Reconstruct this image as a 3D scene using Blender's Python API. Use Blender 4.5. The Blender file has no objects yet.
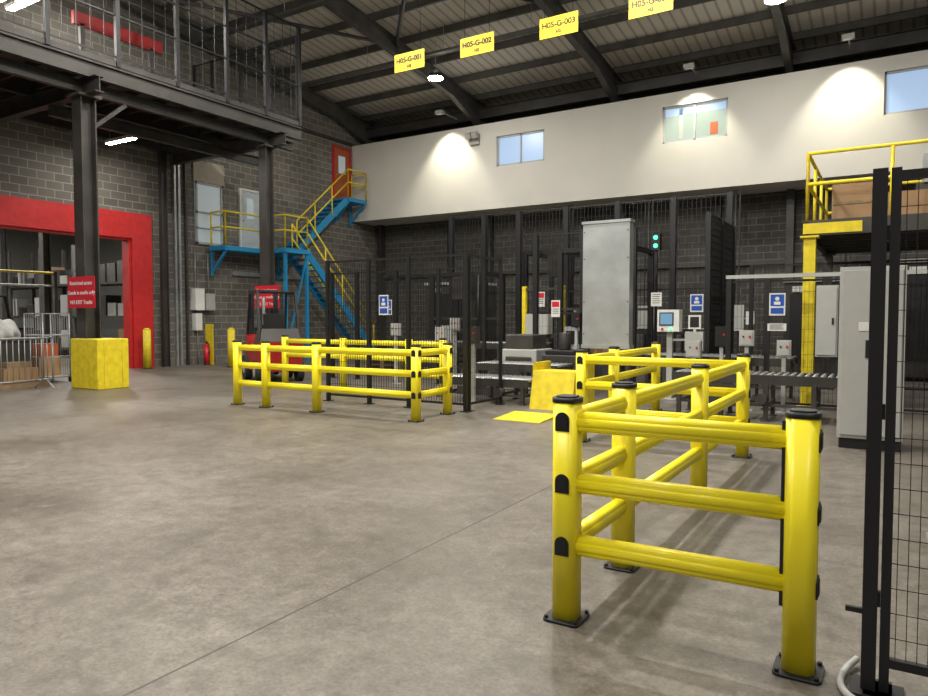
import bpy, bmesh, math, random
from mathutils import Vector, Matrix
random.seed(4)
S=bpy.context.scene
S.view_settings.view_transform='Standard'

# ---------------- materials ----------------
def nt(name):
    m=bpy.data.materials.new(name); m.use_nodes=True
    t=m.node_tree; b=t.nodes['Principled BSDF']
    return m,t,b
def mat(name,col,rough=.5,metal=0.,var=.12,scale=6.,bump=0.):
    m,t,b=nt(name)
    tc=t.nodes.new('ShaderNodeTexCoord'); n=t.nodes.new('ShaderNodeTexNoise')
    n.inputs['Scale'].default_value=scale; n.inputs['Detail'].default_value=5
    t.links.new(tc.outputs['Object'],n.inputs['Vector'])
    r=t.nodes.new('ShaderNodeValToRGB')
    c=Vector(col)
    r.color_ramp.elements[0].position=.3; r.color_ramp.elements[1].position=.7
    r.color_ramp.elements[0].color=(*(c*(1-var)),1); r.color_ramp.elements[1].color=(*(c*(1+var*.5)),1)
    t.links.new(n.outputs['Fac'],r.inputs['Fac']); t.links.new(r.outputs['Color'],b.inputs['Base Color'])
    b.inputs['Roughness'].default_value=rough; b.inputs['Metallic'].default_value=metal
    if bump:
        bp=t.nodes.new('ShaderNodeBump'); bp.inputs['Strength'].default_value=bump; bp.inputs['Distance'].default_value=.02
        t.links.new(n.outputs['Fac'],bp.inputs['Height']); t.links.new(bp.outputs['Normal'],b.inputs['Normal'])
    return m
def emis(name,col,st,base=1.):
    m,t,b=nt(name)
    b.inputs['Base Color'].default_value=(col[0]*base,col[1]*base,col[2]*base,1); b.inputs['Emission Color'].default_value=(*col,1)
    b.inputs['Emission Strength'].default_value=st; b.inputs['Roughness'].default_value=.3
    return m
YEL=mat('yellow_polymer',(.95,.80,.02),.34,var=.05,scale=3)
YELP=mat('yellow_paint',(.78,.61,.02),.5,var=.18,scale=8)
BLK=mat('black_rubber',(.012,.012,.013),.45)
BLKM=mat('black_steel',(.009,.009,.010),.5,.0)
STEEL=mat('dark_steel',(.07,.066,.06),.5,.4,var=.3,scale=2)
STEELL=mat('roof_steel',(.09,.086,.078),.55,.2,var=.3,scale=2)
GALV=mat('galvanised',(.40,.41,.41),.38,.55,var=.2,scale=5)
DUCT=mat('duct_sheet_metal',(.50,.52,.52),.33,.5,var=.2,scale=2.6)
GREY=mat('grey_paint',(.42,.42,.40),.5,var=.05)
WHT=mat('white_paint',(.7,.7,.67),.5,var=.04)
WALLW=mat('white_cladding',(.63,.605,.545),.6,var=.06,scale=.6)
BLUE=mat('blue_paint',(.02,.25,.5),.45,var=.1)
RED=mat('red_paint',(.55,.02,.02),.5,var=.15)
REDD=mat('forklift_red',(.36,.012,.012),.5,var=.15)
REDS=mat('red_sign',(.6,.015,.03),.4,var=.03)
ORG=mat('orange_door',(.42,.10,.03),.5)
CARD=mat('cardboard',(.33,.2,.1),.8)
WOOD=mat('pallet_wood',(.28,.19,.1),.8,var=.3)
BAG=mat('white_sack',(.55,.55,.53),.7)
BEIGE=mat('board_panel',(.42,.38,.3),.7)
TXW=mat('text_white',(.85,.85,.85),.5,var=0)
TXK=mat('text_black',(.01,.01,.01),.5,var=0)
SIGNB=mat('sign_blue',(.02,.08,.4),.4,var=0)
SIGNY=mat('sign_yellow',(.82,.6,.03),.5,var=.03)
PANE=emis('lit_pane_blue',(.42,.58,.82),.72,.4)
PANE2=emis('lit_pane_cream',(.42,.52,.44),.6,.35)
DPANE=emis('pane_soft_glow',(.42,.48,.5),.3)  # weak emission put into unlit window and door panes to brighten them
LAMP=emis('led_lamp',(1,.97,.9),60)
GREEN=emis('green_lamp',(.05,1,.35),4)
SCREEN=emis('screen',(.1,.2,.3),.8)
TYRE=mat('tyre',(.02,.02,.02),.8)

def brick(name,axis,c1,c2,mortar):
    m,t,b=nt(name); N=t.nodes.new; L=t.links.new
    sx=N('ShaderNodeSeparateXYZ'); cx=N('ShaderNodeCombineXYZ')
    geo=N('ShaderNodeNewGeometry')
    L(geo.outputs['Position'],sx.inputs[0]); L(sx.outputs[axis],cx.inputs[0]); L(sx.outputs[2],cx.inputs[1])
    br=N('ShaderNodeTexBrick'); br.inputs['Scale'].default_value=1
    br.inputs['Brick Width'].default_value=.45; br.inputs['Row Height'].default_value=.225
    br.inputs['Mortar Size'].default_value=.014; br.inputs['Mortar Smooth'].default_value=.2
    br.inputs['Color1'].default_value=(*c1,1); br.inputs['Color2'].default_value=(*c2,1); br.inputs['Mortar'].default_value=(*mortar,1)
    L(cx.outputs[0],br.inputs['Vector'])
    n=N('ShaderNodeTexNoise'); n.inputs['Scale'].default_value=.8; n.inputs['Detail'].default_value=6
    L(geo.outputs['Position'],n.inputs['Vector'])
    mx=N('ShaderNodeMixRGB'); mx.blend_type='MULTIPLY'; mx.inputs[0].default_value=.6
    L(br.outputs['Color'],mx.inputs[1]); L(n.outputs['Fac'],mx.inputs[2])
    L(mx.outputs[0],b.inputs['Base Color'])
    bp=N('ShaderNodeBump'); bp.inputs['Strength'].default_value=.6; bp.inputs['Distance'].default_value=.01; bp.invert=True
    L(br.outputs['Fac'],bp.inputs['Height']); L(bp.outputs['Normal'],b.inputs['Normal'])
    b.inputs['Roughness'].default_value=.85
    return m
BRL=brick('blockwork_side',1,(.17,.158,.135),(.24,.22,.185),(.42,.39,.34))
BRB=brick('blockwork_back',0,(.085,.08,.073),(.12,.11,.10),(.24,.23,.21))  # same blockwork, with the back wall's dimness put into darker colours

def floor_mat():
    m,t,b=nt('concrete_floor'); N=t.nodes.new; L=t.links.new
    geo=N('ShaderNodeNewGeometry'); P=geo.outputs['Position']
    def noise(sc,det,ro,dist=0.,vec=None):
        n=N('ShaderNodeTexNoise'); n.inputs['Scale'].default_value=sc; n.inputs['Detail'].default_value=det; n.inputs['Roughness'].default_value=ro; n.inputs['Distortion'].default_value=dist
        L(vec or P,n.inputs['Vector']); return n.outputs['Fac']
    def ramp(f,p0,c0,p1,c1):
        r=N('ShaderNodeValToRGB'); e=r.color_ramp.elements
        e[0].position=p0; e[0].color=(*c0,1); e[1].position=p1; e[1].color=(*c1,1); L(f,r.inputs[0]); return r.outputs[0]
    def mix(mode,fac,a,c):
        x=N('ShaderNodeMixRGB'); x.blend_type=mode
        if isinstance(fac,float): x.inputs[0].default_value=fac
        else: L(fac,x.inputs[0])
        L(a,x.inputs[1])
        if isinstance(c,tuple): x.inputs[2].default_value=(*c,1)
        else: L(c,x.inputs[2])
        return x.outputs[0]
    base=ramp(noise(.42,10,.66,.4),.38,(.118,.100,.080),.62,(.212,.190,.160))
    fine=noise(8,9,.8)
    c=mix('MULTIPLY',1.,base,ramp(fine,.36,(.58,.57,.56),.62,(1.16,1.16,1.16)))
    speck=noise(45,3,.8)
    c=mix('MULTIPLY',.85,c,ramp(speck,.36,(.68,.68,.68),.56,(1.06,1.06,1.06)))
    c=mix('MIX',ramp(noise(1.5,8,.76,1.4),.52,(0,0,0),.64,(.5,.5,.5)),c,(.082,.069,.054))
    c=mix('MIX',ramp(noise(3.4,8,.8,.4),.58,(0,0,0),.68,(.38,.38,.38)),c,(.30,.27,.235))
    mp=N('ShaderNodeMapping'); mp.inputs['Scale'].default_value=(1.6,.5,1); mp.inputs['Rotation'].default_value=(0,0,.45); L(P,mp.inputs[0])
    c=mix('MIX',ramp(noise(1.3,9,.78,.6,mp.outputs[0]),.55,(0,0,0),.72,(.32,.32,.32)),c,(.30,.275,.24))
    mp3=N('ShaderNodeMapping'); mp3.inputs['Scale'].default_value=(11,.7,1); mp3.inputs['Rotation'].default_value=(0,0,-.5); L(P,mp3.inputs[0])
    c=mix('MIX',ramp(noise(1.4,5,.66,1.5,mp3.outputs[0]),.68,(0,0,0),.74,(.3,.3,.3)),c,(.36,.34,.3))
    def arcs(loc,sc,d,pos,th,amt,c,pal):
        w=N('ShaderNodeTexWave'); w.wave_type='RINGS'; w.rings_direction='Z'; w.inputs['Scale'].default_value=sc; w.inputs['Distortion'].default_value=d; w.inputs['Detail'].default_value=1.; w.inputs['Detail Scale'].default_value=.2
        mp2=N('ShaderNodeMapping'); mp2.inputs['Location'].default_value=loc; L(P,mp2.inputs[0]); L(mp2.outputs[0],w.inputs['Vector'])
        band=ramp(w.outputs['Fac'],pos,(0,0,0),pos+th,(1,1,1))
        msk=ramp(noise(1.1,8,.8),.48,(0,0,0),.6,(amt,amt,amt))
        return mix('MIX',mix('MULTIPLY',1.,band,msk),c,pal)
    c=arcs((9,-1,0),.09,3.,.988,.01,.4,c,(.07,.06,.05))
    c=arcs((4,-12,0),.13,2.,.992,.007,.4,c,(.07,.06,.05))
    sx=N('ShaderNodeSeparateXYZ'); L(P,sx.inputs[0])
    def M(op,a,v):
        x=N('ShaderNodeMath'); x.operation=op; L(a,x.inputs[0])
        if isinstance(v,float): x.inputs[1].default_value=v
        elif v is not None: L(v,x.inputs[1])
        return x.outputs[0]
    def line(out,off,per):
        f=M('FRACT',M('DIVIDE',M('ADD',out,off),per),None)
        return M('GREATER_THAN',M('ABSOLUTE',M('SUBTRACT',f,.5),None),.5-.007/per)
    ml=M('MULTIPLY',M('MAXIMUM',line(sx.outputs[0],32.57,6.),line(sx.outputs[1],32.6,8.)),.85)
    c=mix('MIX',ml,c,(.035,.03,.026))
    L(c,b.inputs['Base Color'])
    rr=N('ShaderNodeMapRange'); rr.inputs['To Min'].default_value=.26; rr.inputs['To Max'].default_value=.62
    L(fine,rr.inputs['Value']); L(rr.outputs[0],b.inputs['Roughness'])
    bp=N('ShaderNodeBump'); bp.inputs['Strength'].default_value=.15; bp.inputs['Distance'].default_value=.01
    L(fine,bp.inputs['Height']); L(bp.outputs['Normal'],b.inputs['Normal'])
    return m
FLOOR=floor_mat()
def roof_mat():
    m,t,b=nt('roof_liner'); N=t.nodes.new; L=t.links.new
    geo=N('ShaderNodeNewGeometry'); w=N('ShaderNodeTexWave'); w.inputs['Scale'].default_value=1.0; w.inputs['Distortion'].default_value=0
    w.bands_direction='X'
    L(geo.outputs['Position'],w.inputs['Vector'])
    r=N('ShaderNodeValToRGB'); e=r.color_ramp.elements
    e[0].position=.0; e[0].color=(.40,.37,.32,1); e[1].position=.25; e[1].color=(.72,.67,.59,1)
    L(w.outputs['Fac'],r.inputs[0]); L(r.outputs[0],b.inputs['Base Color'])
    b.inputs['Roughness'].default_value=.6
    return m
ROOF=roof_mat()

# ---------------- mesh builder ----------------
class B:
    def __init__(s): s.bm=bmesh.new(); s.m=[]
    def mi(s,m):
        if m not in s.m: s.m.append(m)
        return s.m.index(m)
    def _hex(s,vs,m):
        v=[s.bm.verts.new(p) for p in vs]; i=s.mi(m)
        for f in ((0,3,2,1),(4,5,6,7),(0,1,5,4),(1,2,6,5),(2,3,7,6),(3,0,4,7)):
            fc=s.bm.faces.new([v[k] for k in f]); fc.material_index=i
    def box(s,a,b,m):
        x0,y0,z0=[min(a[i],b[i]) for i in range(3)]; x1,y1,z1=[max(a[i],b[i]) for i in range(3)]
        s._hex([(x0,y0,z0),(x1,y0,z0),(x1,y1,z0),(x0,y1,z0),(x0,y0,z1),(x1,y0,z1),(x1,y1,z1),(x0,y1,z1)],m)
    def beam(s,p0,p1,w,h,m):
        p0=Vector(p0);p1=Vector(p1);d=(p1-p0).normalized()
        up=Vector((0,0,1)) if abs(d.z)<.99 else Vector((0,1,0))
        sd=d.cross(up).normalized(); u=sd.cross(d).normalized()
        a=sd*w/2;c=u*h/2
        s._hex([p0-a-c,p0+a-c,p1+a-c,p1-a-c,p0-a+c,p0+a+c,p1+a+c,p1-a+c],m)
    def ibeam(s,p0,p1,w,h,m,t=.02):
        p0=Vector(p0);p1=Vector(p1);d=(p1-p0).normalized()
        up=Vector((0,0,1)) if abs(d.z)<.99 else Vector((0,1,0))
        sd=d.cross(up).normalized(); u=sd.cross(d).normalized()
        o=u*(h/2-t/2)
        s.beam(p0+o,p1+o,w,t,m); s.beam(p0-o,p1-o,w,t,m); s.beam(p0,p1,t,h-2*t,m)
    def ring(s,prof,p0,p1,m,smooth=True):
        p0=Vector(p0);p1=Vector(p1);d=(p1-p0).normalized()
        up=Vector((0,0,1)) if abs(d.z)<.99 else Vector((0,1,0))
        sd=d.cross(up).normalized(); u=sd.cross(d).normalized(); i=s.mi(m)
        A=[s.bm.verts.new(p0+sd*a+u*c) for a,c in prof]; C=[s.bm.verts.new(p1+sd*a+u*c) for a,c in prof]
        n=len(prof)
        for k in range(n):
            f=s.bm.faces.new([A[k],A[(k+1)%n],C[(k+1)%n],C[k]]); f.material_index=i; f.smooth=smooth
        f=s.bm.faces.new(A[::-1]); f.material_index=i
        f=s.bm.faces.new(C); f.material_index=i
    def cyl(s,p0,p1,r,m,n=12,r2=None):
        p0=Vector(p0);p1=Vector(p1);d=(p1-p0).normalized()
        up=Vector((0,0,1)) if abs(d.z)<.99 else Vector((0,1,0))
        sd=d.cross(up).normalized(); u=sd.cross(d).normalized(); i=s.mi(m); r2=r if r2 is None else r2
        A=[];C=[]
        for k in range(n):
            a=2*math.pi*k/n; o=sd*math.cos(a)+u*math.sin(a)
            A.append(s.bm.verts.new(p0+o*r)); C.append(s.bm.verts.new(p1+o*r2))
        for k in range(n):
            f=s.bm.faces.new([A[k],A[(k+1)%n],C[(k+1)%n],C[k]]); f.material_index=i; f.smooth=True
        f=s.bm.faces.new(A[::-1]); f.material_index=i; f=s.bm.faces.new(C); f.material_index=i
    def tube(s,pts,r,m,n=8):
        for a,b in zip(pts,pts[1:]): s.cyl(a,b,r,m,n)
    def poly(s,vs,m):
        f=s.bm.faces.new([s.bm.verts.new(p) for p in vs]); f.material_index=s.mi(m)
    def fin(s,name,bevel=0):
        bmesh.ops.recalc_face_normals(s.bm,faces=s.bm.faces)
        xs=[v.co for v in s.bm.verts]
        c=Vector(((min(v.x for v in xs)+max(v.x for v in xs))/2,(min(v.y for v in xs)+max(v.y for v in xs))/2,min(v.z for v in xs)))
        for v in s.bm.verts: v.co-=c
        me=bpy.data.meshes.new(name); s.bm.to_mesh(me); s.bm.free()
        for m in s.m: me.materials.append(m)
        o=bpy.data.objects.new(name,me); o.location=c; S.collection.objects.link(o)
        if bevel:
            md=o.modifiers.new('b','BEVEL'); md.width=bevel; md.segments=2; md.limit_method='ANGLE'
        return o
def child(o,par):
    o.parent=par; o.matrix_parent_inverse=Matrix.Translation(-par.location)
def text(par,s,loc,size,m,bold=0.):
    c=bpy.data.curves.new('lettering','FONT'); c.body=s; c.size=size; c.align_x='CENTER'; c.align_y='CENTER'; c.extrude=.002; c.offset=bold
    o=bpy.data.objects.new('lettering',c); S.collection.objects.link(o); c.materials.append(m)
    o.location=loc; o.rotation_euler=(math.pi/2,0,0); child(o,par)

def rrect(w,h,r,n=5):
    out=[]
    for cx,cy,a0 in ((w/2-r,h/2-r,0),(-w/2+r,h/2-r,90),(-w/2+r,-h/2+r,180),(w/2-r,-h/2+r,270)):
        for k in range(n+1):
            a=math.radians(a0+90*k/n); out.append((cx+r*math.cos(a),cy+r*math.sin(a)))
    return out

# ---------------- room shell ----------------
WX=-19.3; WY=22.5; BY=24.2; e=.004
def rz(y): return 10.0+.12*(WY-y)
b=B(); b.box((-36,-9,-.25),(9,BY+.3,0),FLOOR); b.fin('floor')
b=B()
b.poly([(WX-.3,-9,rz(-9)),(9,-9,rz(-9)),(9,BY+.3,rz(BY+.3)),(WX-.3,BY+.3,rz(BY+.3))],ROOF)
b.poly([(WX-.3,-9,rz(-9)+.15),(9,-9,rz(-9)+.15),(9,BY+.3,rz(BY+.3)+.15),(WX-.3,BY+.3,rz(BY+.3)+.15)],ROOF)
b.fin('ceiling')
b=B()
def wseg(y0,y1,z0,z1=None):
    za=z1 if z1 else rz(y0); zb=z1 if z1 else rz(y1)
    vs=[(WX-.3,y0,z0),(WX,y0,z0),(WX,y1,z0),(WX-.3,y1,z0),(WX-.3,y0,za),(WX,y0,za),(WX,y1,zb),(WX-.3,y1,zb)]
    b._hex(vs,BRL)
wseg(-9,4.5,0); wseg(4.5,12.5,3.9); wseg(12.5,BY,0)
b.fin('wall_left')
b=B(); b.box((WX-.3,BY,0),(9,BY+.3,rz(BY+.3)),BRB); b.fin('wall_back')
b=B()
b.box((WX+.02,13.15,0),(WX+.1,12.5,4.6),RED); b.box((WX+.02,4.5,3.85),(WX+.1,12.5,4.6),RED)
b.box((WX-.32,12.44,0),(WX+.02,12.5,3.85),RED); b.box((WX-.32,4.5,3.8),(WX+.02,12.44,3.85),RED)
b.fin('trim_portal')
b=B()
wins=[(-12.45,-10.55,7.02,8.1),(-6.41,-4.43,7.05,8.2),(-.35,1.75,7.05,8.22)]
zb,zt=5.5,8.62
x=WX
for (a,c,z0,z1) in wins:
    b.box((x,WY,zb),(a,WY+.15,zt),WALLW); b.box((a,WY,zb),(c,WY+.15,z0),WALLW); b.box((a,WY,z1),(c,WY+.15,zt),WALLW); x=c
b.box((x,WY,zb),(9,WY+.15,zt),WALLW)
b.box((WX,WY+.15,zb),(9,BY,zb+.15),WALLW); b.box((WX,WY+.15,zt-.1),(9,BY,zt),STEEL)
b.fin('wall_upper_office')
FR=mat('window_frame_grey',(.40,.41,.41),.4)
for i,(a,c,z0,z1) in enumerate(wins):
    b=B(); y=WY+.09; P=PANE2 if i==1 else PANE
    b.box((a+e,y+.02,z0+e),(c-e,y+.04,z1-e),P)
    for (p,q) in (((a+e,z0+e),(c-e,z0+.06)),((a+e,z1-.06),(c-e,z1-e)),((a+e,z0+e),(a+.06,z1-e)),((c-.06,z0+e),(c-e,z1-e)),(((a+c)/2-.03,z0+e),((a+c)/2+.03,z1-e))):
        b.box((p[0],y-.03,p[1]),(q[0],y+.02,q[1]),FR)
    if i==1:
        b.box((a+1.45,y+.012,z0+.12),(a+1.68,y+.019,z0+.5),ORG); b.box((a+.5,y+.012,z0+.1),(a+.62,y+.019,z1-.1),GREY); b.box((a+.07,y+.012,z1-.3),(c-.07,y+.019,z1-.07),PANE)
    b.fin('window_%d'%(i+1))
b=B(); b.ibeam((WX+.05,WY+.6,9.2),(9,WY+.6,9.2),.25,.4,STEEL); b.ibeam((WX+.05,BY-.5,9.4),(9,BY-.5,9.4),.2,.3,STEEL); b.fin('trim_eaves_beam')
b=B(); y0,y1,z0,z1=14.75,15.8,3.9,5.9
b.box((WX+e,y0,z0),(WX+.05,y1,z1),DPANE)
for (p,q) in (((y0,z0),(y1,z0+.07)),((y0,z1-.07),(y1,z1)),((y0,z0),(y0+.07,z1)),((y1-.07,z0),(y1,z1)),((y0,4.9),(y1,4.96)),((y0,4.4),(y1,4.44))):
    b.box((WX+e,p[0],p[1]),(WX+.09,q[0],q[1]),FR)
b.box((WX+e,y0-.05,z1+.02),(WX+.06,y1+.1,6.6),BEIGE)
b.fin('window_4')
def door(name,y0,y1,z0,z1,m,frame):
    b=B(); b.box((WX+e,y0,z0),(WX+.05,y1,z1),m)
    b.box((WX+e,y0-.07,z0),(WX+.09,y0,z1+.07),frame); b.box((WX+e,y1,z0),(WX+.09,y1+.07,z1+.07),frame); b.box((WX+e,y0,z1),(WX+.09,y1,z1+.07),frame)
    b.box((WX+.05,y0+.25,z0+1.1),(WX+.06,y1-.25,z0+1.8),DPANE)
    b.cyl((WX+.05,y0+.1,z0+1),(WX+.12,y0+.1,z0+1),.02,GALV,8); b.fin(name)
door('door_1',16.6,17.4,3.86,5.9,mat('door_grey',(.5,.55,.58),.5),WHT)
door('door_2',21.35,22.25,6.26,8.35,ORG,RED)
b=B(); b.box((-36,-9,0),(-35.7,BY,7),mat('bay_wall',(.3,.3,.28),.7)); b.fin('wall_far_left')
b=B(); b.box((-35.7,BY-4,0),(WX-.3-e,BY-3.7,7),mat('bay_wall2',(.28,.28,.26),.7)); b.fin('wall_neighbour_bay')
b=B(); b.box((-36,-9,7),(WX-.3-e,BY,7.15),mat('bay_ceiling',(.3,.29,.27),.7)); b.fin('ceiling_neighbour_bay')

# ---------------- roof steel ----------------
b=B()
for x in (-19.0,-13.6,-8.2,-2.8,2.6,8):
    b.ibeam((x,-9,rz(-9)-.5),(x,BY-.02,rz(BY)-.5),.22,.5,STEELL,.03)
    b.beam((x,BY-.17,0),(x,BY-.17,rz(BY)-.4),.22,.3,STEEL)
    b._hex([(x-.1,BY-3,rz(BY-3)-.75),(x+.1,BY-3,rz(BY-3)-.75),(x+.1,BY-.02,rz(BY)-1.4),(x-.1,BY-.02,rz(BY)-1.4),(x-.1,BY-3,rz(BY-3)-.7),(x+.1,BY-3,rz(BY-3)-.7),(x+.1,BY-.02,rz(BY)-.7),(x-.1,BY-.02,rz(BY)-.7)],STEELL)
b.fin('roof_rafters')
b=B(); y=-8
while y<BY:
    b.beam((WX+.02,y,rz(y)-.13),(8.98,y,rz(y)-.13),.07,.22,STEELL); y+=1.55
b.fin('roof_purlins')
b=B()
for (p,q) in (((-13.6,12),(-8.2,18)),((-8.2,12),(-13.6,18)),((-2.8,12),(2.6,18)),((-8.2,6),(-13.6,12)),((-13.6,6),(-8.2,12)),((-19,12),(-13.6,18))):
    b.cyl((p[0],p[1],rz(p[1])-.42),(q[0],q[1],rz(q[1])-.42),.06,STEELL,8)
b.fin('roof_bracing')
b=B()
for y,z in ((14.6,.75),(18.3,.75)):
    b.box((WX+.2,y-.1,rz(y)-z-.08),(8.9,y+.1,rz(y)-z),STEELL)
    for x in range(-18,9,3): b.cyl((x,y,rz(y)-z),(x,y,rz(y)-.05),.01,GALV,6)
b.fin('cable_tray')

# ---------------- lights ----------------
def highbay(x,y,z,power,size=.4,name='high_bay_light',col=(1,.965,.89)):
    b=B(); b.cyl((x,y,z),(x,y,z+.12),.26,BLKM,20,.2); b.cyl((x,y,z+.12),(x,y,z+.25),.1,GALV,12)
    b.cyl((x,y,z-.02),(x,y,z),.24,LAMP,20); b.cyl((x,y,z+.25),(x,y,rz(y)-.02),.012,GALV,6)
    o=b.fin(name)
    l=bpy.data.lights.new('lamp','AREA'); l.shape='DISK'; l.size=size; l.energy=power; l.color=col
    lo=bpy.data.objects.new('lamp',l); S.collection.objects.link(lo); lo.location=(x,y,z-.06); child(lo,o)
    l=bpy.data.lights.new('ceiling_fill','POINT'); l.energy=power*.17+15; l.color=col; l.shadow_soft_size=.12  # point fill added below each fitting to brighten the ceiling
    lo=bpy.data.objects.new('ceiling_fill',l); S.collection.objects.link(lo); lo.location=(x,y,z-.2); child(lo,o)
for (x,y) in ((-12.7,18.9),(-2.6,18.6)): highbay(x,y,9.2,150)
for (x,y,p) in ((-17,10.5,120),(-11,10.5,320),(-4.6,10.2,540),(1,10.5,150),(-8,14.2,170),  # last in this row is added out of view to brighten the machine zone
                (-16,3,220),(-10,3.5,380),(-4.8,4.4,700),(2,3,100),
                (-13,-3,330),(-6,-3,420),(2,-3,260)):
    highbay(x,y,10.0,p)
def wash(x):
    z=9.0;y=WY-.8
    b=B(); b.box((x-.15,y-.1,z),(x+.15,y+.1,z+.12),GREY); b.box((x-.1,y-.06,z-.01),(x+.1,y+.06,z),WHT); b.beam((x,y,z+.1),(x,WY+.4,z+.1),.04,.04,GREY)
    o=b.fin('flood_light')
    l=bpy.data.lights.new('spot','SPOT'); l.energy=520; l.spot_size=math.radians(84); l.spot_blend=.6; l.shadow_soft_size=.1; l.color=(1,.95,.76)
    lo=bpy.data.objects.new('spot',l); S.collection.objects.link(lo); lo.location=(x,y,z-.04); lo.rotation_euler=(math.radians(20),0,0); child(lo,o)
for x in (-14.4,-5.4,-1.2,3.2): wash(x)
def tubelight(x,y,z,p,top,name='strip_light'):
    b=B(); b.box((x-.6,y-.1,z),(x+.6,y+.1,z+.08),WHT); b.box((x-.58,y-.07,z-.015),(x+.58,y+.07,z),LAMP)
    for d in (-.5,.5): b.cyl((x+d,y,z+.08),(x+d,y,top),.008,GALV,6)
    o=b.fin(name)
    l=bpy.data.lights.new('lamp','AREA'); l.shape='RECTANGLE'; l.size=1.1; l.size_y=.15; l.energy=p; l.color=(1,.97,.9)
    lo=bpy.data.objects.new('lamp',l); S.collection.objects.link(lo); lo.location=(x,y,z-.04); child(lo,o)
tubelight(-17.6,11.2,6.2,50,6.62)
for p in ((-24,8),(-30,11),(-24,14),(-30,5)): tubelight(p[0],p[1],5.6,260,6.98,'bay_light')
for y in (7.0,7.4,7.8,8.2,8.6): tubelight(-17.2,y,8.7,14,rz(y)-.1,'louvre_light')

b=B(); b.box((-13.55,WY-.12,7.9),(-13.15,WY-e,8.3),GREY); b.beam((-13.45,WY-.2,8.25),(-13.45,WY-.38,8.15),.2,.2,GREY); b.beam((-13.2,WY-.2,8.25),(-13.2,WY-.38,8.15),.2,.2,GREY)
b.box((-13.5,WY-.25,8.2),(-13.15,WY-.1,8.28),GREY); b.fin('emergency_light',.01)

# ---------------- mezzanine ----------------
mx=-14.6
b=B()
b.box((WX+.13,-2,6.92),(mx,14.8,6.98),STEEL)
for x in (mx,-17.0,WX+.22): b.ibeam((x,-2,6.75),(x,14.8,6.75),.15,.34,STEEL)
y=-1.8
while y<14.9:
    b.beam((WX+.15,y,6.82),(mx,y,6.82),.06,.16,STEEL); y+=.75
for y in (3.5,8.65,13.9): b.ibeam((WX+.15,y,6.42),(mx+.3,y,6.42),.2,.34,STEEL)
b.ibeam((-16.2,8.6,6.15),(-16.2,14.8,6.15),.14,.25,STEEL); b.ibeam((-14.95,2,6.45),(-14.95,14.8,6.45),.14,.25,STEEL)
b.box((mx-.02,-2,6.98),(mx+.02,14.8,7.1),STEEL)
for (y,w) in ((8.65,.34),(13.75,.28),(3.5,.34)):
    b.ibeam((-14.9,y,0),(-14.9,y,6.25),w,w,STEEL,.03); b.box((-14.9-w*.75,y-w*.75,6.2),(-14.9+w*.75,y+w*.75,6.26),STEEL)
b.box((-15.15,13.5,0),(-14.65,14,.03),STEEL)
b.beam((-14.9,8.8,5.6),(-14.9,9.6,6.3),.08,.08,STEEL)
b.ibeam((WX+.25,13.45,0),(WX+.25,13.45,6.6),.16,.2,STEEL)
b.fin('mezzanine_platform')
def meshfence(name,pts,z0,z1,m=BLKM,dv=.06,dh=.3,w=.004,post=.05,foot=True,mids=(),zb=0.):
    b=B()
    for k,(p,q) in enumerate(zip(pts,pts[1:])):
        P=Vector((p[0],p[1],0));Q=Vector((q[0],q[1],0));L=(Q-P).length
        for z in (z0,z1)+tuple(mids): b.beam(P+Vector((0,0,z)),Q+Vector((0,0,z)),.03,.035,m)
        n=int(L/dv)
        for i in range(1,n):
            c=P.lerp(Q,i/n); b.beam(c+Vector((0,0,z0)),c+Vector((0,0,z1)),w,w,m)
        z=z0+dh
        while z<z1-.02:
            b.beam(P+Vector((0,0,z)),Q+Vector((0,0,z)),w,w,m); z+=dh
    for p in pts:
        b.box((p[0]-post/2,p[1]-post/2,zb),(p[0]+post/2,p[1]+post/2,z1+.03),m)
        if foot: b.box((p[0]-.07,p[1]-.07,zb),(p[0]+.07,p[1]+.07,zb+.012),m)
    return b.fin(name)
meshfence('mezzanine_railing',[(mx,14.75),(mx,13.5),(mx,12.2),(mx,10.75),(mx,9.25),(mx,7.75),(mx,6.2),(mx,4.7)],7.2,9.75,dv=.3,dh=1.3,w=.012,post=.09,foot=False,mids=(8.1,8.9),zb=6.985)
meshfence('mezzanine_railing',[(mx-.06,14.72),(-15.8,14.72),(-17,14.72),(-18.3,14.72),(WX+.15,14.72)],7.2,9.5,dv=.12,dh=.4,w=.008,post=.07,foot=False,zb=6.985)
b=B(); b.beam((-16.4,9.3,8.5),(-16.4,11.6,8.5),.1,.3,REDD)
for y in (9.5,11.3): b.box((-16.45,y-.05,6.985),(-16.35,y+.05,8.4),STEEL)
b.fin('red_guard_rail')
b=B()
for (x0,x1,y0,y1) in ((-15.02,-14.02,8.3,8.45),(-15.02,-14.02,8.85,9.0),(-14.7,-14.02,8.45,8.85)): b.box((x0,y0,0),(x1,y1,1.06),YELP)
b.fin('impact_guard',.02)
def redsign(x,y,z,w,h):
    b=B(); b.box((x-w/2,y-.01,z-h/2),(x+w/2,y,z+h/2),REDS)
    for s in (-1,1):b.cyl((x+s*w*.4,y-.005,z+h/2),(x,y+.0,z+h/2+.3),.005,BLKM,6)
    b.beam((x,y+.0,z),(x,y+.1,z),.05,.05,BLKM)
    o=b.fin('warning_sign')
    for k,s in enumerate(['Restricted access','Goods in trucks only','NO EXIT Trucks']): text(o,s,(x,y-.015,z+(.19-.2*k)*h/.65),.112*w/.95,TXW,0.)
redsign(-14.6,8.33,2.04,1.0,.66); redsign(-14.65,13.5,2.08,.95,.62)

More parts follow.
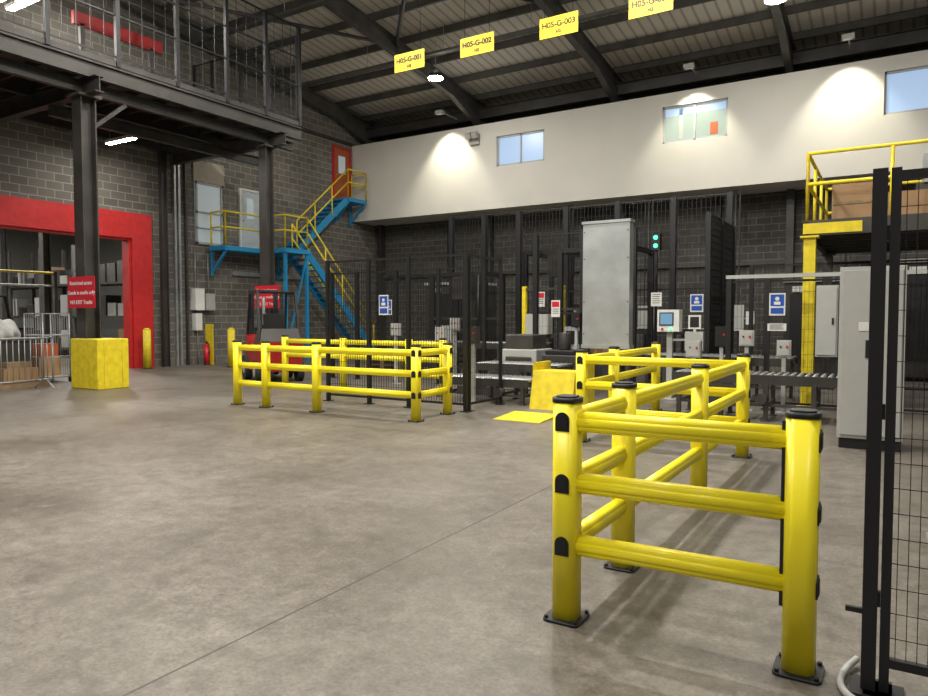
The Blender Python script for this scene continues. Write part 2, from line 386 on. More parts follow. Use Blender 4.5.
# ---------------- stairs ----------------
b=B(); OX=-18.4
b.box((WX+.14,15.2,3.7),(OX,18.3,3.85),BLUE); b.box((WX+.14,21.2,6.1),(OX+.05,22.3,6.25),BLUE)
def flight(xa,xb,ya,za,yb,zb_,n):
    for x in (xa,xb): b.beam((x,ya,za-.08),(x,yb,zb_-.08),.05,.26,BLUE)
    for i in range(n):
        f=(i+.5)/n; y=ya+(yb-ya)*f; z=za+(zb_-za)*f; b.box((xa,y-.14,z-.02),(xb,y+.14,z+.02),BLUE)
flight(WX+.17,OX-.05,18.3,3.85,21.2,6.25,12); flight(OX+.08,OX+.98,17.9,3.85,21.6,.22,19)
b.box((OX,16.8,3.7),(OX+1.05,18.0,3.85),BLUE)
def rail(pts,m=YELP):
    for h in (1.1,.6):
        b.tube([Vector(p)+Vector((0,0,h)) for p in pts],.03,m,8)
    for p,q in zip(pts,pts[1:]):
        P=Vector(p);Q=Vector(q);n=max(1,int((Q-P).length/1.1))
        for i in range(n+1):
            c=P.lerp(Q,i/n); b.cyl(c-Vector((0,0,.05)),c+Vector((0,0,1.1)),.028,m,8)
rail([(OX-.03,15.25,3.85),(OX-.03,16.8,3.85),(OX+1.0,16.85,3.85),(OX+1.0,17.9,3.85),(OX+1.0,21.5,.15)])
rail([(OX,18.4,3.9),(OX,21.2,6.25),(OX+.03,22.25,6.25),(WX+.18,22.25,6.25)]); rail([(WX+.18,15.25,3.85),(OX-.03,15.25,3.85)])
rail([(OX+.06,18.1,3.75),(OX+.06,21.5,.2)])
for (x,y,z) in ((OX+.95,16.9,3.7),(OX+.95,17.9,3.7)): b.box((x-.05,y-.05,0),(x+.05,y+.05,z),BLUE)
for y,z in ((15.3,3.7),(18.2,3.7),(21.3,6.1),(22.2,6.1)): b.beam((WX+.16,y,z-.7),(OX-.05,y,z),.07,.07,BLUE); b.box((WX+.12,y-.04,z-.8),(WX+.18,y+.04,z),BLUE)
b.beam((OX+.95,16.9,.3),(OX+.95,17.9,3.6),.05,.05,BLUE)
b.fin('staircase')

# ---------------- safety barriers ----------------
RAILS=(.993,.69,.38)
rp=rrect(.07,.1,.024,3)
def post(b,x,y,caps=(),strip=None,h=1.11,w=.13,r=.044):
    b.ring(rrect(w,w,r,8),(x,y,.012),(x,y,h-.02),YEL)
    b.ring(rrect(w+.006,w+.006,r,8),(x,y,h-.024),(x,y,h),BLK)
    b.ring(rrect(w-.03,w-.03,r-.012,8),(x,y,h),(x,y,h+.008),BLK)
    b.ring(rrect(.19,.19,.03,4),(x,y,0),(x,y,.014),BLK)
    for sx in (-1,1):
        for sy in (-1,1): b.cyl((x+sx*.076,y+sy*.076,.014),(x+sx*.076,y+sy*.076,.028),.010,BLKM,8)
    for d in caps:
        for z in RAILS:
            v=Vector({'-y':(0,-1,0),'+x':(1,0,0),'+y':(0,1,0),'-x':(-1,0,0)}[d])
            c=Vector((x,y,z))
            dome=[(.036,-.046),(.036,.012)]+[(.036*math.cos(math.radians(a)),.012+.036*math.sin(math.radians(a))) for a in range(15,180,15)]+[(-.036,.012),(-.036,-.046)]
            b.ring(dome,c+v*(w/2-.006),c+v*(w/2+.005),BLK,False)
            b.ring([(p*.75,q*.75) for p,q in dome],c+v*(w/2+.005),c+v*(w/2+.009),BLKM,False)
    if strip=='-x':
        b.box((x-w/2-.012,y-.034,.28),(x-w/2+.006,y+.034,1.07),BLK)
def rails(b,p,q,inset=.055):
    P=Vector((p[0],p[1],0));Q=Vector((q[0],q[1],0));d=(Q-P).normalized()
    for z in RAILS:
        o=Vector((0,0,z)); a=P+d*inset+o; c=Q-d*inset+o
        b.ring(rp,a,c,YEL); b.ring(rrect(.084,.05,.018,3),a+d*.004,c-d*.004,YEL)
def barrier(runs,caps={},strips={}):
    b=B(); done=set()
    for run in runs:
        for p in run:
            if p not in done:
                done.add(p); post(b,p[0],p[1],caps.get(p,()),strips.get(p))
        for p,q in zip(run,run[1:]): rails(b,p,q)
    return b.fin('safety_barrier')
L0=(-1.36,3.19);R0=(-.31,3.215)
barrier([[L0,R0],[L0,(-1.36,4.04),(-1.36,5.97),(-1.36,7.95)],[(-1.36,7.95),(-3.21,7.95)],[(-3.21,7.95),(-3.21,9.1),(-3.25,11.2)]],
  {L0:('-y',),R0:('+x',),(-3.21,7.95):('-y',),(-1.36,7.95):('+x',)},{R0:'-x'})
Q=[(-9.65,8.2),(-8.95,8.2),(-7.8,8.2),(-5.86,8.2)]
barrier([Q,[Q[-1],(-5.9,9.1)]],{Q[-1]:('-y','+x'),(-5.9,9.1):('+x',)})
barrier([[(-11.5,11.1),(-9.8,11.1),(-8.1,11.1),(-7.3,11.1)]])
barrier([[(-17.0,15.6),(-15.9,15.6)],[(-17,15.6),(-17,16.6)]])

for (x,y) in ((-18.8,12.65),(-17.2,14.4)):
    b=B(); b.cyl((x,y,0),(x,y,1.15),.11,YELP,20); b.cyl((x,y,1.15),(x,y,1.2),.11,YELP,20,.06); b.cyl((x,y,0),(x,y,.02),.16,BLK,16); b.fin('bollard')
b=B(); x,y=-18.8,14.75
b.cyl((x,y,.05),(x,y,.6),.09,REDS,14); b.cyl((x,y,.6),(x,y,.68),.09,REDS,14,.03); b.cyl((x,y,.68),(x,y,.76),.025,BLK,8); b.tube([(x,y,.74),(x+.12,y,.65),(x+.12,y,.3)],.012,BLK); b.cyl((x,y,0),(x,y,.05),.1,BLK,14)
b.box((x-.2,y+.12,0),(x+.15,y+.16,1.3),YELP); b.fin('fire_extinguisher')
b=B(); b.box((WX+e,14.55,1.75),(WX+.25,14.9,2.45),WHT); b.box((WX+e,15.0,1.75),(WX+.2,15.35,2.3),GREY); b.box((WX+e,14.6,1.1),(WX+.18,14.85,1.65),WHT)
b.cyl((WX+.06,14.7,2.45),(WX+.06,14.7,3.6),.02,GALV,6); b.cyl((WX+.06,15.2,2.3),(WX+.06,15.2,3.6),.02,GALV,6)
b.cyl((WX+.06,14.75,0),(WX+.06,14.75,1.75),.02,GALV,6)
b.fin('electrical_boxes')
b=B()
for y in (13.95,14.1,14.35): b.box((WX+e,y,.0),(WX+.1,y+.07,6.6),GALV if y<14.3 else STEEL)
b.box((WX+e,16.2,2.95),(WX+.1,20,3.1),GALV); b.box((WX+e,17.9,7.2),(WX+.1,17.98,10.4),GALV); b.box((WX+e,15.0,8.6),(WX+.1,22.4,8.72),STEEL)
b.fin('trim_wall_trunking')

# ---------------- hanging bay signs ----------------
for i,x in enumerate((-9.38,-7.62,-5.75,-3.92)):
    y=12.9; z0=7.06; w=.82; h=.4
    b=B(); b.box((x-w/2,y,z0),(x+w/2,y+.012,z0+h),SIGNY)
    for s in (-.3,.3): b.cyl((x+s,y+.006,z0+h),(x+s,y+.006,rz(y)-.02),.006,BLKM,6)
    o=b.fin('hanging_bay_sign'); text(o,'H05-G-00%d'%(i+1),(x,y-.004,z0+.24),.155,TXK,.004); text(o,'H2',(x,y-.004,z0+.09),.09,TXK,.003)

# ---------------- guard fences ----------------
GF='machine_guard_fence'
meshfence(GF,[(-8.7,9.45),(-7.75,9.45),(-6.9,9.45),(-5.78,9.45)],.12,2.5,dv=.05,dh=.2,w=.006,post=.06)
meshfence(GF,[(-5.78,9.55),(-5.78,10.6)],.12,2.5,dv=.06,dh=.25)
meshfence(GF,[(-12.0,13.2),(-11.2,13.2),(-10,13.2),(-8.8,13.2),(-7.6,13.2)],.12,2.6,dv=.07,dh=.25,w=.007,post=.07)
meshfence(GF,[(-11,17.2),(-9.9,17.2),(-8.8,17.2),(-7.4,17.2),(-6,17.2),(-4.6,17.2),(-3.3,17.2)],.12,4.4,dv=.1,dh=.4,w=.009,post=.13,mids=(2.2,))
meshfence(GF,[(-3.2,14.6),(-3.2,15.8),(-3.2,17.05)],.12,3.6,dv=.035,dh=.14,w=.014,post=.1,mids=(1.9,))
meshfence(GF,[(-6.7,13.9),(-5.6,13.9),(-4.5,13.9)],.12,3.3,dv=.08,dh=.3,post=.1,mids=(1.6,))
meshfence(GF,[(-2.35,12.3),(-1.75,12.3),(-.6,12.3),(.6,12.3),(1.8,12.3)],.12,2.1,dv=.06,dh=.2,post=.08)
meshfence(GF,[(-2.6,16.0),(-1.5,16.0),(-.4,16.0),(.7,16.0)],.12,2.6,dv=.08,dh=.25,w=.007,post=.08)
meshfence(GF,[(.0,3.2),(1.3,3.2)],.13,2.05,dv=.036,dh=.1,w=.003,post=.035)
b=B(); b.box((-.08,3.17,.012),(-.028,3.23,2.08),BLKM); b.box((-.12,3.12,0),(.03,3.29,.012),BLKM); b.box((-.14,3.19,.31),(-.08,3.21,.33),BLKM)
for z in (.35,1.1,1.8): b.box((-.028,3.185,z),(-.018,3.215,z+.06),BLKM)
b.fin('gate_post')
b=B(); b.box((-2.4,12.27,2.15),(1.8,12.33,2.21),GREY); b.fin('cable_trunking')
def hose(name,pts,r,m):
    c=bpy.data.curves.new(name,'CURVE'); c.dimensions='3D'; c.bevel_depth=r; c.bevel_resolution=4
    s=c.splines.new('NURBS'); s.points.add(len(pts)-1); s.order_u=4; s.use_endpoint_u=True
    for i,p in enumerate(pts): s.points[i].co=(*p,1)
    c.materials.append(m); o=bpy.data.objects.new(name,c); S.collection.objects.link(o); return o
hose('flexible_conduit',[(-.1,3.4,.03),(-.17,3.22,.02),(-.14,3.06,.02),(-.02,3.0,.02),(.12,3.04,.02),(.3,3.1,.02),(.6,3.08,.02),(1.1,3.0,.02)],.014,GREY)
b=B()
for dx in (0,.07,.15): b.cyl((.33+dx,5.6,0),(.33+dx,5.6,2.35),.022,GALV,10)
b.box((.3,5.63,.02),(.54,5.66,2.45),GREY); b.box((.23,5.5,0),(.6,5.75,.02),GALV); b.box((.3,5.55,1.1),(.52,5.63,1.4),BLKM); b.fin('conduit_stand')

# ---------------- cabinet ----------------
b=B(); x0,x1,y0,y1=-.53,.12,9.1,9.7
b.box((x0+.02,y0+.02,0),(x1-.02,y1-.02,.12),BLKM); b.box((x0,y0,.12),(x1,y1,2.08),GREY); b.box((x0+.03,y0-.02,.16),(x1-.03,y0,2.04),GREY)
b.cyl((x1-.28,y0-.05,1.35),(x1-.28,y0-.02,1.35),.03,REDS,12)
b.box((x0+.27,y0-.035,1.05),(x0+.31,y0-.02,1.25),BLK); b.box((x0+.2,y0-.028,1.35),(x0+.3,y0-.02,1.45),WHT)
b.fin('electrical_cabinet',.008)
b=B(); b.box((-1.02,12.05,.9),(-.72,12.26,2.0),GREY); b.box((-1.0,12.03,.93),(-.74,12.05,1.97),GREY); b.box((-.8,12.02,1.4),(-.77,12.03,1.5),BLK); b.fin('wall_control_box')

# ---------------- yellow platform (right) ----------------
b=B(); x0=-1.3
for (x,y) in ((-1.2,12.9),(3.4,12.9),(-1.2,16.6),(3.4,16.6)):
    M_=YELP if y<14 else STEEL
    b.box((x-.09,y-.09,0),(x+.09,y+.09,2.85),M_); b.box((x-.17,y-.17,0),(x+.17,y+.17,.015),M_); b.box((x-.14,y-.14,2.82),(x+.14,y+.14,2.85),M_)
b.box((x0,12.8,2.85),(3.6,12.88,3.07),STEEL); b.box((x0,12.79,2.88),(-.45,12.8,3.05),YELP); b.box((x0,12.8,2.85),(x0+.08,16.7,3.07),STEEL); b.box((x0,16.62,2.85),(3.6,16.7,3.07),STEEL)
b.box((x0,12.8,3.07),(3.6,16.7,3.1),STEEL)
y=13.3
while y<16.6: b.beam((x0+.08,y,2.98),(3.6,y,2.98),.06,.15,STEEL); y+=.6
rail([(3.5,12.86,3.1),(x0+.05,12.86,3.1),(x0+.05,16.6,3.1),(3.5,16.6,3.1)])
b.fin('mezzanine_access_platform')
b=B(); b.box((-.95,13.7,3.104),(-.35,14.3,3.8),CARD); b.box((-.25,13.7,3.104),(.5,14.3,3.6),CARD); b.box((-.93,13.69,3.45),(-.37,13.7,3.5),WOOD); b.fin('cardboard_boxes')
b=B()
b.box((.3,14.9,3.104),(2.5,15.6,3.9),STEEL); b.box((.4,14.85,3.9),(1.2,15.5,4.4),GALV); b.tube([(.6,15,4.4),(.6,15,4.9),(1.8,15,4.9),(1.8,15,3.9)],.05,GALV)
b.fin('machine_drive_unit')

# ---------------- conveyors ----------------
def conveyor(x0,x1,y0,y1,z,legs=3,m=GALV,name='roller_conveyor'):
    b=B()
    for y in (y0,y1): b.beam((x0,y,z-.06),(x1,y,z-.06),.04,.14,m)
    x=x0+.06
    while x<x1-.03: b.cyl((x,y0,z-.01),(x,y1,z-.01),.03,GALV,10); x+=.1
    for i in range(legs+1):
        x=x0+.1+(x1-x0-.2)*i/legs
        for y in (y0,y1):
            b.box((x-.03,y-.03,0),(x+.03,y+.03,z-.1),m); b.box((x-.06,y-.06,0),(x+.06,y+.06,.012),m)
        b.beam((x,y0,z*.35),(x,y1,z*.35),.04,.04,m)
    b.beam((x0+.1,y0,z*.35),(x1-.1,y0,z*.35),.03,.04,m)
    b.box((x0+.4,y0-.05,z*.3),(x0+1.1,y0-.02,z-.14),STEEL); b.cyl((x0+1.3,y0-.03,z*.5),(x0+1.3,y0-.15,z*.5),.08,STEEL,12)
    return b.fin(name)
conveyor(-7.1,-5.3,11.9,12.7,.6,3,STEEL)
conveyor(-7.1,-5.3,10.7,11.5,.42,3,STEEL)
conveyor(-4.1,-1.5,13.2,14.3,.78,4,STEEL)
conveyor(-2.9,-.2,10.9,11.6,.66,4,STEEL)
conveyor(-10.5,-6.9,14.3,15.2,.9,4,STEEL)
conveyor(-8.2,-3.8,18.6,19.6,1.2,4,STEEL)
b=B()
b.box((-7.0,12.9,0),(-6.2,13.7,.85),GREY); b.box((-6.95,12.95,.85),(-6.3,13.6,1.15),STEEL); b.box((-6.1,12.95,0),(-5.3,13.6,.75),STEEL); b.box((-6.05,13.0,.75),(-5.4,13.5,.85),BLKM)
b.cyl((-5.7,13.2,.85),(-5.7,13.2,1.2),.12,STEEL,14); b.box((-6.9,12.86,.2),(-6.3,12.9,.7),STEEL); b.fin('transfer_machine',.02)
b=B()
for x in (-8.0,-6.95): b.box((x-.05,15.9,0),(x+.05,16,2.3),YELP)
b.box((-8.05,15.92,2.2),(-6.9,15.98,2.26),STEEL); b.box((-7.95,15.8,1.0),(-7.0,15.9,1.1),STEEL); b.box((-7.8,15.6,1.1),(-7.2,15.9,1.6),GREY); b.fin('lifting_frame')
b=B()
def gantry(b,x0,x1,y0,y1,h):
    for x in (x0,x1):
        for y in (y0,y1): b.box((x-.06,y-.06,0),(x+.06,y+.06,h),BLKM)
        b.beam((x,y0,h-.05),(x,y1,h-.05),.1,.1,BLKM)
    for y in (y0,y1): b.beam((x0,y,h-.05),(x1,y,h-.05),.1,.1,BLKM); b.beam((x0,y,h*.55),(x1,y,h*.55),.06,.06,STEEL)
    xm=(x0+x1)/2; ym=(y0+y1)/2
    b.box((xm-.3,ym-.3,h-.7),(xm+.3,ym+.3,h-.1),STEEL); b.cyl((xm,ym,h-1.5),(xm,ym,h-.7),.08,GALV,10); b.box((xm-.4,ym-.4,h-1.6),(xm+.4,ym+.4,h-1.5),STEEL)
    b.box((x0+.1,y0,.6),(x0+.6,y0+.1,1.3),GREY); b.box((x0+.15,y0-.02,.9),(x0+.5,y0,1.2),BLKM)
    b.tube([(x1,y0-.1,h-.1),(x1,y0-.12,1.0),(x1-.5,y0-.12,.5)],.03,BLK)
gantry(b,-10.6,-9.1,15.6,16.8,2.7)
b.fin('palletising_gantry')
b=B(); gantry(b,-6.6,-4.9,15.0,16.4,3.1); b.box((-6.3,15.2,0),(-5.2,16.2,.7),STEEL); b.box((-6.2,15.3,.7),(-5.3,16.1,1.3),CARD); b.fin('stretch_wrapper')
b=B(); gantry(b,-9.0,-7.6,18.0,19.8,3.4); b.fin('case_elevator')
b=B()
for (x0,x1,h) in ((-13.5,-11.6,2.6),(-2.4,-.9,2.4),(.1,2.0,2.8)):
    b.box((x0,19.5,.1),(x1,21,h),STEEL); b.box((x0+.15,19.46,.5),(x1-.15,19.5,h-.3),BLKM); b.box((x0+.2,19.44,h-.25),(x0+.6,19.5,h-.1),WHT); b.box((x0,19.4,h),(x1,21,h+.08),GREY)
    for x in (x0+.1,x1-.1): b.box((x-.05,19.6,0),(x+.05,20.9,.1),BLKM)
b.fin('packing_machine')
b=B()
for (x,y) in ((-9.7,22.8),(-6.9,22.8),(-4.2,22.8),(-1.2,22.8)):
    for s in (-.12,.12): b.box((x+s-.02,y-.02,0),(x+s+.02,y+.02,5.4),BLKM)
    z=.3
    while z<5.4: b.box((x-.12,y-.01,z),(x+.12,y+.01,z+.02),BLKM); z+=.3
    b.box((x-.3,y-.1,1.1),(x+.3,y-.02,1.9),GREY); b.box((x+.35,y-.08,1.3),(x+.6,y-.02,1.7),WHT); b.box((x+.1,y-.08,1.46),(x+.36,y-.04,1.5),GREY); b.cyl((x,y-.04,1.9),(x,y-.04,5.4),.03,STEEL,8)
b.fin('cable_ladder')
b=B()
def pallet(b,x,y,z,m=WOOD):
    for i in range(7): b.box((x,y+i*.165,z+.12),(x+1.2,y+i*.165+.1,z+.144),m)
    for dx in (0,.54,1.08):
        b.box((x+dx,y,z+.022),(x+dx+.1,y+1.1,z+.12),m); b.box((x+dx,y,z),(x+dx+.1,y+1.1,z+.022),m)
for i in range(4): pallet(b,-11.9,14.3,i*.144)
b.fin('pallet_stack')
b=B(); b.box((-5.0,12.4,.95),(-4.1,12.62,3.28),DUCT); b.box((-5.02,12.38,3.25),(-4.08,12.64,3.3),DUCT); b.box((-5.02,12.38,.93),(-4.08,12.64,1.0),DUCT)
for x in (-4.95,-4.15): b.box((x-.04,12.47,0),(x+.04,12.55,.95),STEEL)
for z in (1.2,1.8,2.6,3.1):
    for x in (-4.97,-4.13): b.cyl((x,12.39,z),(x,12.4,z),.012,STEEL,8)
b.fin('galvanised_duct')
b=B(); b._hex([(-5.0,8.95,0),(-4.25,8.95,0),(-4.25,9.65,0),(-5.0,9.65,0),(-5.0,8.95,.012),(-4.25,8.95,.012),(-4.25,9.65,.05),(-5.0,9.65,.05)],YELP)
b.fin('floor_plate')
b=B(); b._hex([(-5.1,10.35,0),(-4.35,10.35,0),(-4.35,11.0,0),(-5.1,11.0,0),(-5.1,10.5,.62),(-4.35,10.5,.62),(-4.35,11.0,.62),(-5.1,11.0,.62)],YELP)
b.box((-5.16,10.6,0),(-5.1,11.2,.75),YELP); b.box((-4.35,10.6,0),(-4.29,11.2,.75),YELP); b.fin('conveyor_end_stop')
b=B(); x,y=-3.5,12.9
b.box((x-.05,y,0),(x+.05,y+.1,1.25),GREY); b.box((x-.15,y-.1,0),(x+.15,y+.2,.02),GREY); b.box((x-.2,y-.1,1.25),(x+.2,y+.12,1.65),WHT); b.box((x-.16,y-.11,1.36),(x+.1,y-.1,1.6),BLK); b.box((x-.14,y-.115,1.38),(x+.08,y-.11,1.58),SCREEN)
b.cyl((x-.1,y-.13,1.3),(x-.1,y-.1,1.3),.02,REDS,10); b.cyl((x+.05,y-.13,1.3),(x+.05,y-.1,1.3),.015,GREEN,10)
b.box((x+.28,y,.9),(x+.6,y+.1,1.25),GREY); b.beam((x+.05,y+.05,1.1),(x+.3,y+.05,1.1),.04,.04,GREY); b.box((x+.34,y-.008,1.3),(x+.56,y+.05,1.55),WHT); b.box((x+.43,y,1.25),(x+.47,y+.05,1.35),WHT); b.box((x+.37,y-.012,1.33),(x+.53,y-.008,1.52),BLK)
b.fin('operator_control_panel',.005)
def cbox(x,y,z,w,h,m=GREY):
    b=B(); b.box((x-w/2,y,z),(x+w/2,y+.12,z+h),m); b.box((x-w/2+.02,y-.012,z+.02),(x+w/2-.02,y,z+h-.02),m)
    b.box((x-.03,y+.03,0),(x+.03,y+.09,z),GREY); b.box((x-.1,y-.02,0),(x+.1,y+.15,.015),GREY)
    b.cyl((x+w*.25,y-.03,z+h*.6),(x+w*.25,y-.012,z+h*.6),.018,REDS,10); b.cyl((x-w*.2,y-.03,z+h*.6),(x-w*.2,y-.012,z+h*.6),.014,BLK,10)
    b.fin('push_button_station')
cbox(-6.3,10.5,1.05,.2,.3,STEEL); cbox(-8.3,12.5,1.0,.25,.3); cbox(-9.6,12.6,1.1,.22,.28); cbox(-2.0,11.9,1.05,.22,.25); cbox(-5.7,13.75,1.3,.2,.3,BLKM); cbox(-8.9,14.0,1.2,.22,.3)
cbox(-3.0,12.6,.8,.25,.3); cbox(-2.55,12.7,1.0,.2,.35,BLKM); cbox(-1.45,11.9,.9,.2,.25)
def notice(x,y,z,w,h,kind):
    b=B(); b.box((x-w/2,y-.008,z-h/2),(x+w/2,y,z+h/2),WHT)
    if kind=='b':
        b.box((x-w*.42,y-.011,z-h*.08),(x+w*.42,y-.008,z+h*.44),SIGNB)
        b.cyl((x,y-.015,z+h*.25),(x,y-.011,z+h*.25),w*.14,WHT,10); b.box((x-w*.2,y-.015,z-h*.02),(x+w*.2,y-.011,z+h*.12),WHT); b.box((x-w*.4,y-.011,z-h*.42),(x+w*.4,y-.008,z-h*.16),SIGNB)
    elif kind=='r':
        b.box((x-w*.42,y-.011,z+h*.1),(x+w*.42,y-.008,z+h*.42),REDS)
        for k in range(3): b.box((x-w*.35,y-.011,z-h*(.05+.12*k)),(x+w*.35,y-.008,z-h*(.01+.12*k)),TXK)
    else:
        for k in range(5): b.box((x-w*.38,y-.011,z+h*(.33-.15*k)),(x+w*(.38-.06*(k%3)),y-.008,z+h*(.37-.15*k)),TXK)
    b.fin('notice_sign')
notice(-7.4,9.42,1.72,.2,.34,'b'); notice(-3.82,13.15,1.85,.2,.26,'w'); notice(-3.4,14.54,1.8,.26,.36,'b'); notice(-1.6,12.26,1.72,.24,.36,'b')
notice(-6.2,13.85,1.7,.2,.36,'r'); notice(-10.2,13.15,1.75,.22,.36,'b'); notice(-8.1,17.1,2.0,.25,.4,'r')
notice(-1.6,12.26,1.35,.28,.12,'w')
b=B(); x,y=-4.95,17.0
b.box((x-.1,y-.08,3.15),(x+.1,y+.08,3.55),BLKM); b.box((x-.03,y-.03,0),(x+.03,y+.03,3.2),BLKM)
b.cyl((x,y-.1,3.25),(x,y-.08,3.25),.05,GREEN,14); b.cyl((x,y-.1,3.45),(x,y-.08,3.45),.05,GREEN,14); b.fin('signal_light')
# ---------------- forklift ----------------
def forklift(x,y,ang,body,name='forklift'):
    b=B()
    b._hex([(-.9,-.5,.25),(.35,-.5,.25),(.35,.5,.25),(-.9,.5,.25),(-1.0,-.5,.95),(.3,-.5,.75),(.3,.5,.75),(-1.0,.5,.95)],body)
    b._hex([(-1.0,-.48,.95),(-.25,-.48,.86),(-.25,.48,.86),(-1.0,.48,.95),(-.9,-.42,1.25),(-.3,-.42,1.1),(-.3,.42,1.1),(-.9,.42,1.25)],STEEL)
    b._hex([(.3,-.5,.3),(.65,-.5,.3),(.65,.5,.3),(.3,.5,.3),(.35,-.5,1.05),(.5,-.5,1.1),(.5,.5,1.1),(.35,.5,1.05)],body)
    b.box((-.3,-.25,1.0),(.1,.25,1.12),BLK); b.box((-.38,-.25,1.1),(-.28,.25,1.6),BLK)
    b.cyl((.38,0,1.05),(.18,0,1.3),.02,BLK,8); b.cyl((.17,0,1.28),(.2,0,1.32),.17,BLK,16)
    for s in (-1,1):
        b.beam((.5,s*.46,1.05),(.25,s*.44,2.1),.06,.06,BLKM); b.beam((-.85,s*.46,1.0),(-.6,s*.44,2.1),.06,.06,BLKM)
        b.beam((-.6,s*.44,2.1),(.3,s*.44,2.1),.05,.05,BLKM)
        b.cyl((.4,s*.42,.3),(.4,s*.58,.3),.3,TYRE,20); b.cyl((.4,s*.58,.3),(.4,s*.59,.3),.15,GREY,14)
        b.cyl((-.7,s*.42,.25),(-.7,s*.56,.25),.25,TYRE,20); b.cyl((-.7,s*.56,.25),(-.7,s*.57,.25),.12,GREY,14)
        b.box((.72,s*.3-.05,.08),(.84,s*.3+.05,2.2),BLKM); b.box((.86,s*.3-.06,.05),(1.9,s*.3+.06,.09),BLKM); b.box((.84,s*.3-.06,.05),(.9,s*.3+.06,.6),BLKM)
    for i in range(6): b.box((-.6+i*.17,-.44,2.1),(-.55+i*.17,.44,2.13),BLKM)
    for z in (.3,.6,1.2,2.15): b.box((.74,-.35,z),(.82,.35,z+.06),BLKM)
    for i in range(5): b.box((.86,-.4+i*.19,.6),(.89,-.37+i*.19,1.2),BLKM)
    b.box((.86,-.42,1.2),(.89,.42,1.24),BLKM)
    b.cyl((.77,0,.2),(.77,0,2.0),.04,GALV,10)
    for v in b.bm.verts: v.co=Matrix.Rotation(ang,4,'Z')@v.co+Vector((x,y,0))
    b.fin(name,.01)
forklift(-12.9,12.0,math.radians(150),REDD)
forklift(-21.3,9.2,math.radians(-60),STEEL); forklift(-27,11.4,math.radians(20),YELP)
# ---------------- left clutter ----------------
def crowd(p,q):
    b=B(); P=Vector((p[0],p[1],0));Q=Vector((q[0],q[1],0)); Z=lambda z:Vector((0,0,z))
    b.tube([P+Z(.12),P+Z(1.08),Q+Z(1.08),Q+Z(.12)],.02,GALV); b.cyl(P+Z(.2),Q+Z(.2),.018,GALV,8)
    n=int((Q-P).length/.12)
    for i in range(1,n): c=P.lerp(Q,i/n); b.cyl(c+Z(.2),c+Z(1.08),.008,GALV,6)
    s=(Q-P).normalized().cross(Vector((0,0,1)))
    for f in (.1,.9):
        c=P.lerp(Q,f); b.tube([c-s*.3,c-s*.05+Z(.2),c+s*.05+Z(.2),c+s*.3],.016,GALV)
        b.cyl(c-s*.3,c-s*.3+Z(.01),.03,BLK,8)
    b.fin('crowd_control_barrier')
crowd((-15.35,8.1),(-14.95,6.1))
b=B(); pallet(b,-17.1,7.2,0); b.box((-17.0,7.3,.144),(-16.4,8.2,.95),STEEL); b.box((-16.35,7.4,.144),(-15.95,8.1,.42),CARD); b.box((-16.3,7.5,.42),(-16.0,8.0,.55),WOOD); b.box((-17.0,7.3,.95),(-16.4,8.2,1.0),BLKM); b.fin('loaded_pallet')
b=B(); x0,x1,y0,y1=-17.3,-16.5,8.5,9.1
for x in (x0,x1):
    for y in (y0,y1): b.cyl((x,y,.12),(x,y,1.6),.016,GALV,8); b.cyl((x,y-.02,.06),(x,y+.02,.06),.06,BLK,12)
for z in (.14,.6,1.1,1.6):
    b.tube([(x0,y0,z),(x1,y0,z),(x1,y1,z),(x0,y1,z),(x0,y0,z)],.012,GALV,6)
for i in range(1,8):
    x=x0+(x1-x0)*i/8
    for y in (y0,y1): b.cyl((x,y,.14),(x,y,1.6),.005,GALV,5)
b.box((x0,y0,.12),(x1,y1,.15),GALV); b.box((x0+.05,y0+.05,.15),(x1-.3,y1-.05,.6),CARD); b.box((x0+.1,y0+.08,.6),(x0+.5,y1-.1,.9),ORG); b.fin('cage_trolley')
b=B(); bmesh.ops.create_icosphere(b.bm,subdivisions=4,radius=1); b.mi(BAG)
for v in b.bm.verts:
    n=v.co.copy(); f=1+.14*math.sin(6*n.x+2*n.y)+.1*math.sin(9*n.y+4*n.z)
    v.co=Vector((n.x*.3*f-16.7,n.y*.36*f+7.7,max(1.005,1.17+n.z*.28*f)))
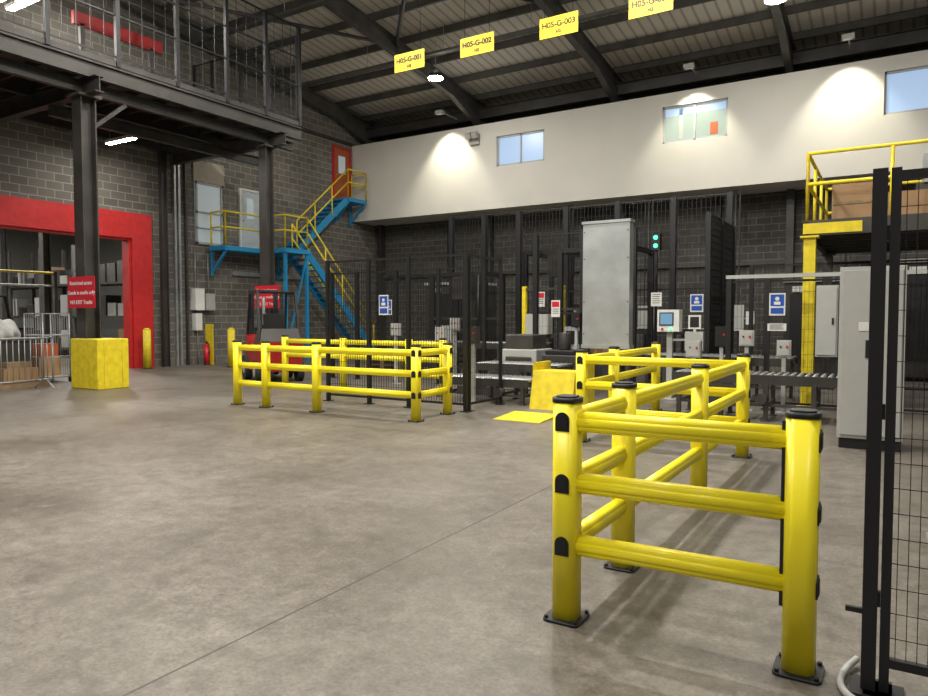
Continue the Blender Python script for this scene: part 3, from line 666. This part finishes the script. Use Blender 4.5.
for f in b.bm.faces: f.smooth=True
b.fin('white_sack')
b=B()
for (x,y) in ((-24,7),(-24,12.5),(-30,9.5),(-30,14)): b.ibeam((x,y,0),(x,y,6.98),.25,.25,STEELL)
b.fin('bay_columns')
b=B(); b.box((-20.6,11.9,2.95),(-20.1,11.95,3.2),emis('exit_sign_green',(.02,.35,.1),.5)); b.box((-20.5,11.89,3.03),(-20.2,11.9,3.12),WHT); b.cyl((-20.35,11.92,3.2),(-20.35,11.92,6.99),.01,GALV,6); b.fin('exit_sign')
b=B()
for z in (.3,1.5,2.7):
    b.box((-33,14.5,z),(-22.6,15.5,z+.08),STEEL)
for x in (-33,-30.6,-28.3,-26,-22.7):
    for y in (14.55,15.45): b.box((x-.05,y-.05,0),(x+.05,y+.05,4.2),STEELL)
for i in range(16):
    for z in (0.38,1.58,2.78): b.box((-32.8+i*.62,14.7,z),(-32.3+i*.62,15.3,z+random.uniform(.3,.8)),random.choice([CARD,GREY,STEEL,STEEL]))
b.fin('pallet_racking')
b=B(); b.tube([(-22.5,4,2.9),(-22.5,12,2.9)],.04,YELP); b.tube([(-22.5,4,2.5),(-22.5,12,2.5)],.03,WHT)
for y in (4,8,12): b.box((-22.55,y-.05,0),(-22.45,y+.05,2.95),STEELL)
b.fin('overhead_rail')
b=B()
for x in (-15.5,-9.5,-5,0): b.box((x-.1,BY-.14,0),(x+.1,BY-e,5.5),BLKM)
b.box((WX+.05,BY-.16,3.2),(8.9,BY-e,3.35),STEEL); b.fin('trim_back_trunking')

# ---------------- world + camera ----------------
w=bpy.data.worlds.new('World'); S.world=w; w.use_nodes=True
w.node_tree.nodes['Background'].inputs[0].default_value=(1,.98,.94,1); w.node_tree.nodes['Background'].inputs[1].default_value=.18
cam=bpy.data.cameras.new('camera'); cam.sensor_width=36; cam.lens=27.04; cam.clip_start=.05
co=bpy.data.objects.new('camera',cam); S.collection.objects.link(co); co.location=(0,0,1.5)
co.rotation_euler=(math.radians(90-2.47),0,math.radians(31.6)); S.camera=co
